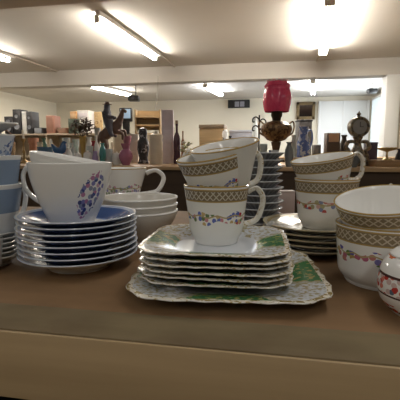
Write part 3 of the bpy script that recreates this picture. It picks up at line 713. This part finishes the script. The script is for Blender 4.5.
# ---- horse and rider
def skin(name, verts, edges, rads, m, parent):
    me = bpy.data.meshes.new(name); me.from_pydata(verts, edges, []); o = bpy.data.objects.new(name, me); COL.objects.link(o)
    md = o.modifiers.new('skin', 'SKIN'); md.use_smooth_shade = True
    for i, r_ in enumerate(rads): me.skin_vertices[0].data[i].radius = (r_, r_); me.skin_vertices[0].data[i].use_root = (i == 0)
    o.modifiers.new('sub', 'SUBSURF').levels = 2
    bpy.context.view_layer.update()
    m2 = bpy.data.meshes.new_from_object(o.evaluated_get(bpy.context.evaluated_depsgraph_get())); o.modifiers.clear(); o.data = m2; m2.name = name
    m2.materials.clear(); m2.materials.append(m); o.parent = parent; return o
m_bronze = M((.13, .075, .055), .45, .2); m_coat = M((.085, .085, .11), .6)
hr = thing('statuette', 'dark brown statuette of a rider on a rearing horse, standing on the counter', 'statuette', (-1.327, 3.107, 0.99), PSI)
B().box(0, 0, .011, .16, .09, .022, .004).build('plinth', m_blk, hr)
k = 0.4942 / .43
V = [(-.035, 0, .215), (.02, 0, .25), (.055, 0, .285), (.075, 0, .335), (.085, 0, .375), (.115, 0, .360),
     (-.055, .02, .17), (-.035, .022, .115), (-.055, .022, .07), (-.05, .022, .02), (-.055, -.02, .17), (-.03, -.022, .115), (-.05, -.022, .07), (-.042, -.022, .02),
     (.055, .02, .225), (.095, .022, .235), (.10, .022, .19), (.05, -.02, .22), (.088, -.022, .21), (.085, -.022, .165),
     (-.075, 0, .215), (-.095, 0, .15), (-.09, 0, .09)]
E_ = [(0, 1), (1, 2), (2, 3), (3, 4), (4, 5), (0, 6), (6, 7), (7, 8), (8, 9), (0, 10), (10, 11), (11, 12), (12, 13), (1, 14), (14, 15), (15, 16), (1, 17), (17, 18), (18, 19), (0, 20), (20, 21), (21, 22)]
Rd = [.042, .042, .030, .020, .018, .010, .028, .016, .010, .010, .028, .016, .010, .010, .018, .012, .009, .018, .012, .009, .010, .012, .006]
skin('horse', [(x * k, y * k, z * k) for x, y, z in V], E_, [r_ * k for r_ in Rd], m_bronze, hr)
V = [(-.015, 0, .275), (-.022, 0, .32), (-.025, 0, .365), (-.022, 0, .388), (-.020, 0, .418), (-.03, .03, .355), (-.005, .045, .32), (.03, .03, .325), (-.03, -.03, .355), (-.005, -.045, .32), (.03, -.03, .325),
     (.0, .045, .25), (.012, .05, .20), (.028, .05, .19), (.0, -.045, .25), (.012, -.05, .20), (.028, -.05, .19)]
E_ = [(0, 1), (1, 2), (2, 3), (3, 4), (2, 5), (5, 6), (6, 7), (2, 8), (8, 9), (9, 10), (0, 11), (11, 12), (12, 13), (0, 14), (14, 15), (15, 16)]
Rd = [.028, .027, .025, .015, .024, .014, .011, .009, .014, .011, .009, .017, .012, .009, .017, .012, .009]
rd_ = skin('rider', [(x * k * 1.12, y * k * 1.1, z * k) for x, y, z in V], E_, [r_ * k * 1.32 for r_ in Rd], m_coat, hr)
B().lathe([(0, 0), (.032 * k, 0), (.032 * k, .004), (.018 * k, .006), (.015 * k, .022), (0, .024)], 20, mat=Matrix.Translation((-.0225 * k, 0, .412 * k))).build('hat', m_bronze, rd_)
box_thing('carton', 'cream carton under the horse head, behind the rider statuette', 'box', (-1.387, 3.452, 0.99), 0.1004, .08, 0.2708, M((.58, .52, .40), .7), lambda t: front(t, .1, .08, .06, 0, .05, .03, M((.5, .42, .3)), 'label_patch'))
m_pink = M((.42, .17, .27), .12, trans=.15)
lathe_thing('glass_vase', 'pale box-shouldered pink glass vase, the taller and further of two pink vases', 'vase', (-1.256, 3.273, 0.99), scaled([(0, 0), (.7, 0), (.6, .3), (.5, .6), (.8, .8), (1, 1), (.9, 1), (.4, .6), (0, .4)], 0.07762, 0.2284), M((.36, .16, .24), .12, trans=.15))
v_ = lathe_thing('glass_vase', 'round pink glass vase with frilled neck behind the pink-flowered cup', 'vase', (-1.085, 2.797, 0.99), scaled([(0, 0), (.5, 0), (.55, .04), (.95, .3), (1, .45), (.75, .65), (.4, .75), (.7, 1), (.6, 1), (.3, .78), (0, .5)], 0.1033, 0.1173 + .04), m_pink)
box_thing('carton', 'small white carton on the counter right of the pink vases', 'box', (-1.249, 3.427, 0.99), 0.081, .08, 0.2511, m_wbox, lambda t: front(t, .1, .08, .08, 0, .05, .03, M((.5, .5, .48)), 'label_patch'))

# ---- cabinet with television and shelf behind, Y about 5
TC = 1.28
cbn = thing('cabinet', 'tall wooden cabinet behind the counter carrying the small television', 'cabinet', (-1.639, 4.676, 0), 0)
B().box(0, 0, TC / 2, .52, .36, TC, .006).build('body', m_bk, cbn)
for s in (-1, 1): d_ = B().box(s * .128, -.19, TC * .5, .24, .018, TC * .9, .004).build('door', m_bk, cbn); B().ball(s * .02, -.205, TC * .6, .012).build('knob', m_blk, d_)
TVX = (-1.759, 4.572, 1.3)
tv = thing('television', 'small black television with bluish screen beside the horse rider', 'television', (TVX[0], TVX[1], TC), PSI)
tw, th_, tz = 0.1455, 0.1576, 1.513 - TC
B().box(0, 0, .008, tw * .8, .14, .016, .004).build('stand_foot', m_blk, tv)
B().box(0, 0, tz / 2, tw * .55, .05, tz * .95, .006).build('stand', m_blk, tv)
B().box(0, 0, tz, tw, .07, th_, .008).build('casing', m_blk, tv)
B().box(0, -.037, tz + .01, tw * .8, .006, th_ * .68, .002).build('screen', emit_mat('lit_screen', (.30, .42, .55), .45), tv)
px_ = (-1.542, 4.746, 1.3)
pr = thing('wooden_rack', 'light wooden rack with two shelves on the cabinet, right of the television', 'rack', (px_[0], px_[1], TC), PSI)
rw, rh = 0.3094, 1.581 - TC
m_rack = wood_mat('rack_wood', (.36, .25, .13), (.44, .31, .17), 'x', .6)
for zz in (.01, rh * .38, rh * .70): B().box(0, 0, zz, rw, .16, .02, .003).build('shelf', m_rack, pr)
for s in (-1, 1): B().box(s * (rw / 2 - .008), 0, rh / 2, .016, .16, rh, .003).build('side_panel', m_rack, pr)
B().box(0, .078, rh * .6, rw - .03, .008, rh * .78).build('back_panel', m_rack, pr)
dk = lathe_thing('carved_figure', 'black carved figure with pale patches on the counter, left of the cream jar', 'figure', (-1.072, 3.155, 0.99), scaled([(0, 0), (.8, 0), (.85, .04), (.7, .15), (1, .4), (.9, .6), (.6, .7), (.75, .82), (.6, .95), (0, 1)], 0.099, 0.2955), spotty('carved_black', (.025, .022, .024), [(.05, .04, .045), (.35, .34, .36), (.03, .03, .03), (.02, .02, .02)], 35, .5, .4))
B().box(0, 0, -.0, .085, .06, .012, .003, Matrix.Translation((0, 0, .006))).build('base', m_blk, dk)
cj = lathe_thing('storage_jar', 'cream ribbed storage jar on the counter, left of the tall lilac box', 'jar', (-0.9087, 2.983, 0.99), scaled([(0, 0), (.9, 0), (1, .05), (1, .62), (.92, .72), (.92, .78), (0, .78)], 0.1008, 0.2541), M((.56, .51, .42), .4))
B().lathe(scaled([(0, .78), (1.02, .78), (1.02, .88), (.4, .93), (.3, 1), (0, 1)], 0.1008, 0.2541), 28).build('lid', M((.60, .55, .46), .4), cj)
box_thing('carton', 'tall pale lilac carton standing on the counter beside the dark bottle', 'box', (-0.8744, 3.193, 0.99), 0.09488, .06, 0.431, M((.60, .54, .60), .6), lambda t: front(t, .1, .06, .22, 0, .07, .1, M((.64, .58, .64)), 'label_patch'))
bt = lathe_thing('bottle', 'dark plum glass bottle right of the tall lilac carton', 'bottle', (-0.7775, 3.11, 0.99), scaled(BOTTLE, 0.056, 0.3209), M((.06, .025, .04), .1))
B().lathe(scaled([(0, .98), (.42, .98), (.42, 1.06), (0, 1.06)], 0.056, 0.3209), 16).build('cap', M((.3, .2, .12), .4), bt)
ps = lathe_thing('posy', 'small posy of yellow and cream flowers in a white vase left of the teacup nest', 'flowers', (-0.6336, 2.831, 0.99), scaled(TUMBLER, 0.0435, 0.08856), m_white2, None, 'vase')
fo = B(); rnd = random.Random(5)
for q in range(22): fo.ball(rnd.uniform(-.035, .035), rnd.uniform(-.03, .03), 0.08856 + rnd.uniform(.0, .075), rnd.uniform(.009, .014), .8, 8)
fo.build('blossoms', spotty('blossom', (.60, .55, .30), [(.62, .58, .40), (.35, .38, .16), (.66, .62, .52)], 45, .4, .8), ps)
lathe_thing('bottle', 'slim brown bottle just right of the dark plum bottle', 'bottle', (-0.7875, 3.362, 0.99), scaled(BOTTLE, 0.0345, 0.2704), M((.26, .14, .08), .15))
# green and dark plates below the counter edge are left to the shade of its front

# ---- back table, middle
TB2 = 1.015
bx_ = thing('wooden_chest', 'brown wooden chest with dark lid on the back table, left of the pale blue box', 'chest', (-0.7901, 5.041, 1.015), 0)
wx, hx = 0.306, 0.3965
B().box(0, 0, hx * .44, wx, .26, hx * .88, .006).build('body', wood_mat('chest_wood', (.30, .21, .11), (.38, .27, .15), 'x', .6), bx_)
B().box(0, 0, hx * .94, wx * 1.04, .28, hx * .12, .008).build('lid', M((.20, .15, .10), .5), bx_)
orn = lathe_thing('ornament', 'black and white ornament on the back table in front of the brown chest', 'ornament', (-0.6054, 4.791, 1.015), scaled([(0, 0), (.8, 0), (1, .2), (.8, .55), (.5, .68), (.7, .85), (.4, 1), (0, 1)], 0.1103, 0.3248), spotty('pied', (.62, .62, .62), [(.02, .02, .02), (.7, .7, .7)], 14, .48, .3))
box_thing('storage_box', 'pale blue-grey storage box on the back table behind the teacup nest', 'box', (-0.4351, 5.109, 1.015), 0.2805, .24, 0.3283, M((.40, .42, .50), .7), lambda t: B().box(0, 0, 0.3283 - .015, 0.2881, .25, .03, .004).build('lid', M((.44, .46, .54), .7), t), 0)
lathe_thing('vase', 'small dark vase in front of the pale blue-grey box', 'vase', (-0.5374, 4.723, 1.015), scaled(VASE, 0.05975, 0.249), m_blk)
lathe_thing('vase', 'slim white vase on the back table, left of the red lamp', 'vase', (-0.2543, 4.787, 1.015), scaled([(0, 0), (.8, 0), (1, .4), (.8, .8), (.6, .9), (.8, 1), (.7, 1), (.5, .9), (0, .6)], 0.075, 0.4629), M((.62, .68, .70), .25))

# ---- red oil lamp
DL = 2.8
ol = thing('oil_lamp', 'oil lamp with raspberry red glass shade and bronze bowl on the counter', 'lamp', (-0.004918, 2.849, 0.99), PSI)
m_obr = spotty('ornate_bronze', (.17, .09, .045), [(.24, .14, .06), (.10, .055, .03), (.30, .18, .08)], 60, .42, .4, .5)
zf0, zf1, zb_, zs0, zs1 = 0.165, 0.3081, 0.3689, 0.3689, 0.5691
q = 0.007
B().lathe([(0, 0), (9 * q, 0), (9 * q, .006), (6 * q, .012), (3.5 * q, .025), (3 * q, zf0 * .6), (5 * q, zf0), (3 * q, zf0)], 32).build('foot', M((.13, .075, .045), .4, .5), ol)
B().lathe([(3 * q, zf0), (9 * q, zf0 + 2 * q), (14 * q, zf0 + 8 * q), (15.5 * q, zf0 + 12 * q), (14.5 * q, zf0 + 16 * q), (10 * q, zf0 + 19 * q), (5 * q, zf1), (0, zf1)], 32).build('oil_bowl', m_obr, ol)
for s in (-1, 1): B().tube([(s * 12 * q, 0, zf0 + 17 * q), (s * 16 * q, 0, zf0 + 20 * q), (s * 17.5 * q, 0, zf0 + 15 * q), (s * 16 * q, 0, zf0 + 9 * q), (s * 12 * q, 0, zf0 + 6 * q)], .006, 8).build('handle', m_obr, ol)
B().lathe([(0, zf1 - .002), (4 * q, zf1 - .002), (4.5 * q, zf1 + 3 * q), (5.5 * q, zf1 + 5 * q), (5.5 * q, zf1 + 9 * q), (0, zf1 + 9 * q)], 24).build('burner', M((.05, .04, .03), .4, .5), ol)
gr = G('raspberry_glass'); ur, vr = gr.uv()
nr = gr.noise(gr.mapv(gr.obj(), (1, 1, 1)), 70., 3.)
m_red = gr.done(gr.mix(nr, (.74, .05, .14), (.88, .13, .25)), .18, spec=.6)
gr.p.inputs['Subsurface Weight'].default_value = .25; gr.p.inputs['Subsurface Radius'].default_value = (.03, .006, .008)
shp = []
for i in range(15):
    t_ = i / 14; rr_ = (11.5 + 2.2 * math.sin(PI * min(1, t_ * 1.25)) if t_ < .8 else 13.0 - 3.6 * ((t_ - .8) / .2) ** 1.5) * q
    shp.append((rr_, zs0 + (zs1 - zs0) * t_, t_))
shp = shp + [(r_ - .003, z_, 1.0) for r_, z_, t_ in shp[::-1]]
B().lathe(shp, 60, lambda a, r_: r_ * (1 + .022 * abs(math.cos(a * 6)))).build('shade', m_red, ol)
e_ = B().tube([((9.6 + .4 * math.cos(a_ * 12)) * q * math.cos(a_), (9.6 + .4 * math.cos(a_ * 12)) * q * math.sin(a_), zs1 + (.8 + .9 * math.cos(a_ * 12)) * q) for a_ in [2 * PI * i / 96 for i in range(97)]], .004, 6, smooth=1).build('frill', M((.75, .42, .45), .15), ol)
B().lathe([(3.2 * q, zf1 + 9 * q), (4 * q, zs0 + 8 * q), (2.6 * q, zs1 - 6 * q), (2.6 * q, zs1 + 2 * q), (2.4 * q, zs1 + 2 * q), (2.4 * q, zs1 - 6 * q), (3 * q, zf1 + 9 * q)], 20).build('chimney', m_clear, ol)
ws = thing('wire_stand', 'dark scrolled wire stand left of the red lamp', 'stand', (-0.1303, 3.029, 0.99), PSI)
hs = 0.3729; qq = 0.0075
B().tube([(0, 0, 0), (0, 0, hs * .98)], .006, 8, smooth=1).build('stem', m_blk, ws)
for s, zz in ((-1, .97), (1, .93), (-1, .80), (1, .76)): B().tube([(0, 0, hs * zz - .03), (s * 3 * qq, 0, hs * zz - .01), (s * 6 * qq, 0, hs * zz - .02), (s * 6.5 * qq, 0, hs * zz - .045), (s * 4.5 * qq, 0, hs * zz - .045)], .005, 8).build('scroll', m_blk, ws)
B().lathe([(0, 0), (5 * qq, 0), (5 * qq, .006), (0, .012)], 20).build('base', m_blk, ws)
m_smoke = M((.22, .24, .25), .08, trans=.35)
lathe_thing('glass_vase', 'grey cut glass vase right in front of the red lamp', 'vase', (0.07987, 2.713, 0.99), scaled(VASE, 0.05962, 0.1621), m_smoke)
lathe_thing('glass_vase', 'slim clear glass vase between the red lamp and the blue jug', 'vase', (0.1211, 3.026, 0.99), scaled(VASE, 0.05163, 0.2184), m_clear)
lathe_thing('glass_goblet', 'clear goblet at the left of the lamp foot', 'glass', (-0.08799, 2.752, 0.99), scaled(GOBLET, 0.0544, 0.1501), m_clear)
lathe_thing('china_mug', 'white mug with blue marks in front of the lamp foot', 'mug', (-0.01728, 2.664, 0.99), scaled(TUMBLER, 0.0655, 0.11), spotty('blue_flecks', (.66, .65, .63), [(.15, .2, .4), (.6, .6, .6)], 30, .55, .2))
jg = lathe_thing('china_jug', 'blue and white china jug on the counter under the gilt picture', 'jug', (0.1929, 3.09, 0.99), scaled(JUG, 0.0975, 0.2787), spotty('blue_white', (.62, .66, .72), [(.10, .16, .42), (.16, .24, .52), (.5, .55, .66)], 32, .42, .15))
hj = 0.2787; wj = 0.0975 / 2
B().tube([(wj * .65, 0, hj * .9), (wj * 1.2, 0, hj * .9), (wj * 1.35, 0, hj * .65), (wj * .95, 0, hj * .42)], .007, 8).build('handle', M((.14, .2, .46), .15), jg)
box_thing('wooden_box', 'dark lidded box on the back table, peeping over the blue and white jug', 'box', (0.2994, 4.841, 1.015), 0.1469, .18, 0.4175, M((.06, .055, .055), .5), lambda t: B().box(0, 0, 0.4175, .16, .19, .02, .004).build('lid', m_blk, t))
box_thing('wooden_box', 'low orange-brown box in front of the blue and white jug', 'box', (0.1652, 2.8, 0.99), 0.102, .07, 0.0563 , M((.40, .23, .13), .5), lambda t: B().box(0, 0, 0.0563, 0.1061, .075, .008, .002).build('lid', M((.45, .27, .16), .5), t))
box_thing('tin', 'small flat black tin on the back table left of the brown clock case', 'tin', (0.4736, 5.078, 1.015), 0.08575, .1, 0.1452, m_blk, lambda t: B().box(0, 0, 0.1452, .09, .105, .012, .003).build('lid', m_gry, t))
box_thing('clock_case', 'brown case with pale orange front left of the gilt clock', 'clock', (0.4154, 3.234, 0.99), 0.1008, .08, 0.239, M((.10, .065, .045), .4), lambda t: front(t, .1, .08, 0.2012, 0, 0.0775, 0.062, M((.55, .36, .22), .4), 'dial'))
lathe_thing('metal_urn', 'dark metal urn between the brown case and the gilt clock', 'urn', (0.5146, 3.304, 0.99), scaled(VASE, 0.07087, 0.2258), M((.07, .06, .05), .4, .4))

# ---- gilt mantel clock
ck = thing('mantel_clock', 'ornate bronze mantel clock with round dial on the counter', 'clock', (0.5505, 2.955, 0.99), PSI)
m_ck = spotty('aged_bronze', (.17, .13, .085), [(.26, .20, .12), (.10, .08, .06), (.20, .19, .15)], 70, .42, .4, .5)
q = 0.007; zz = lambda p: p
zd = 0.2674; rd = 10 * q
B().box(0, 0, .016, 24 * q, 12 * q, .032, .006).build('base', m_ck, ck)
B().lathe([(0, .03), (9 * q, .03), (9 * q, .045), (6 * q, .06), (7 * q, .09), (4 * q, zd * .5), (3 * q, zd * .62), (5 * q, zd - rd * .95), (0, zd - rd * .9)], 28).build('column', m_ck, ck)
for s in (-1, 1): B().tube([(s * 3 * q, 0, zd * .62), (s * 9 * q, 0, zd * .62), (s * 11.5 * q, 0, zd * .48), (s * 8 * q, 0, zd * .38), (s * 10.5 * q, 0, zd * .22), (s * 8 * q, 0, .03)], [.010, .014, .016, .012, .014, .010], 10).build('scroll', m_ck, ck)
rot = Matrix.Translation((0, 0, zd)) @ Matrix.Rotation(R(90), 4, 'X')
cs_ = B().lathe([(0, -.035), (rd * .9, -.035), (rd, -.02), (rd, .025), (rd * .95, .035), (rd * .72, .035), (rd * .70, .028), (0, .028)], 40, mat=rot).build('dial_case', m_ck, ck)
gd = G('dial'); od = gd.obj(); sx_ = gd.n('ShaderNodeSeparateXYZ'); gd.nt.links.new(od, sx_.inputs[0])
B().lathe([(0, .030), (rd * .69, .030), (rd * .69, .026), (0, .026)], 36, mat=rot).build('dial', M((.30, .29, .27), .3), ck)
hb_ = B(); hb_.box(0, -.0325, zd + rd * .22, .003, .003, rd * .5); hb_.box(rd * .16, -.0325, zd + .0, rd * .36, .003, .003); hb_.build('hands', m_blk, ck)
B().lathe([(0, zd + rd * .97), (3 * q, zd + rd * .97), (1.2 * q, zd + rd * 1.1), (2.4 * q, zd + rd * 1.25), (1 * q, zd + rd * 1.4), (0, zd + rd * 1.6)], 16).build('finial', m_ck, ck)
lathe_thing('glass_bowl', 'cut glass bowl in front of the bronze clock base', 'bowl', (0.4818, 2.697, 0.99), scaled([(0, 0), (.4, 0), (.45, .1), (.85, .6), (1, 1), (.93, 1), (.5, .25), (0, .2)], 0.1024, 0.07212), m_smoke)
ty = thing('wooden_tray', 'flat wooden box under the gilt comport at the right end of the counter', 'box', (0.7162, 2.884, 0.99), PSI)
B().box(0, 0, .018, 0.1719, .13, .036, .004).build('body', wood_mat('tray_wood', (.30, .18, .09), (.38, .24, .12), 'x', .6), ty)
B().box(0, 0, .040, 0.1788, .135, .008, .002).build('lid', wood_mat('tray_lid', (.34, .21, .11), (.42, .27, .14), 'x', .6), ty)
tyl = ty.location
cm = lathe_thing('comport', 'gilt footed comport dish standing on the flat wooden box', 'dish', (tyl.x + .008, tyl.y - .012, TZ + .044), [(0, 0), (.030, 0), (.028, .006), (.008, .016), (.006, .05), (.012, .056), (.05, .066), (.062, .074), (.063, .079), (.059, .078), (.04, .070), (0, .066)], M((.42, .30, .11), .3, .6))
B().tube([(.058 * math.cos(2 * PI * i / 48), .058 * math.sin(2 * PI * i / 48), .080 + .002 * math.cos(i * PI / 2)) for i in range(49)], .003, 6, smooth=1).build('rim', M((.5, .37, .15), .3, .6), cm)
box_thing('tin', 'dark purple tin between the bronze clock and the gilt comport', 'tin', (0.685, 3.184, 0.99), 0.075, .08, 0.1616, M((.05, .035, .06), .4), lambda t: B().box(0, 0, 0.1616, 0.078, .085, .012, .003).build('lid', M((.07, .05, .08), .4), t))
lathe_thing('metal_pot', 'small black pot at the right end of the counter, cut off by the frame', 'pot', (0.8121, 2.903, 0.99), scaled(VASE, 0.054, 0.1166), m_blk)

# ------------------------------------------------------------------ render look
w = bpy.data.worlds.new('world'); sc.world = w; w.use_nodes = True
w.node_tree.nodes['Background'].inputs[0].default_value = (.9, .85, .78, 1); w.node_tree.nodes['Background'].inputs[1].default_value = .02
vs = sc.view_settings; vs.view_transform = 'Standard'; vs.look = 'None'; vs.exposure = 0.25; vs.gamma = 1.0; vs.use_curve_mapping = False
sc.cycles.max_bounces = 6; sc.cycles.diffuse_bounces = 4; sc.cycles.glossy_bounces = 3; sc.cycles.transmission_bounces = 4
sc.cycles.caustics_reflective = False; sc.cycles.caustics_refractive = False; sc.cycles.sample_clamp_indirect = 4.0
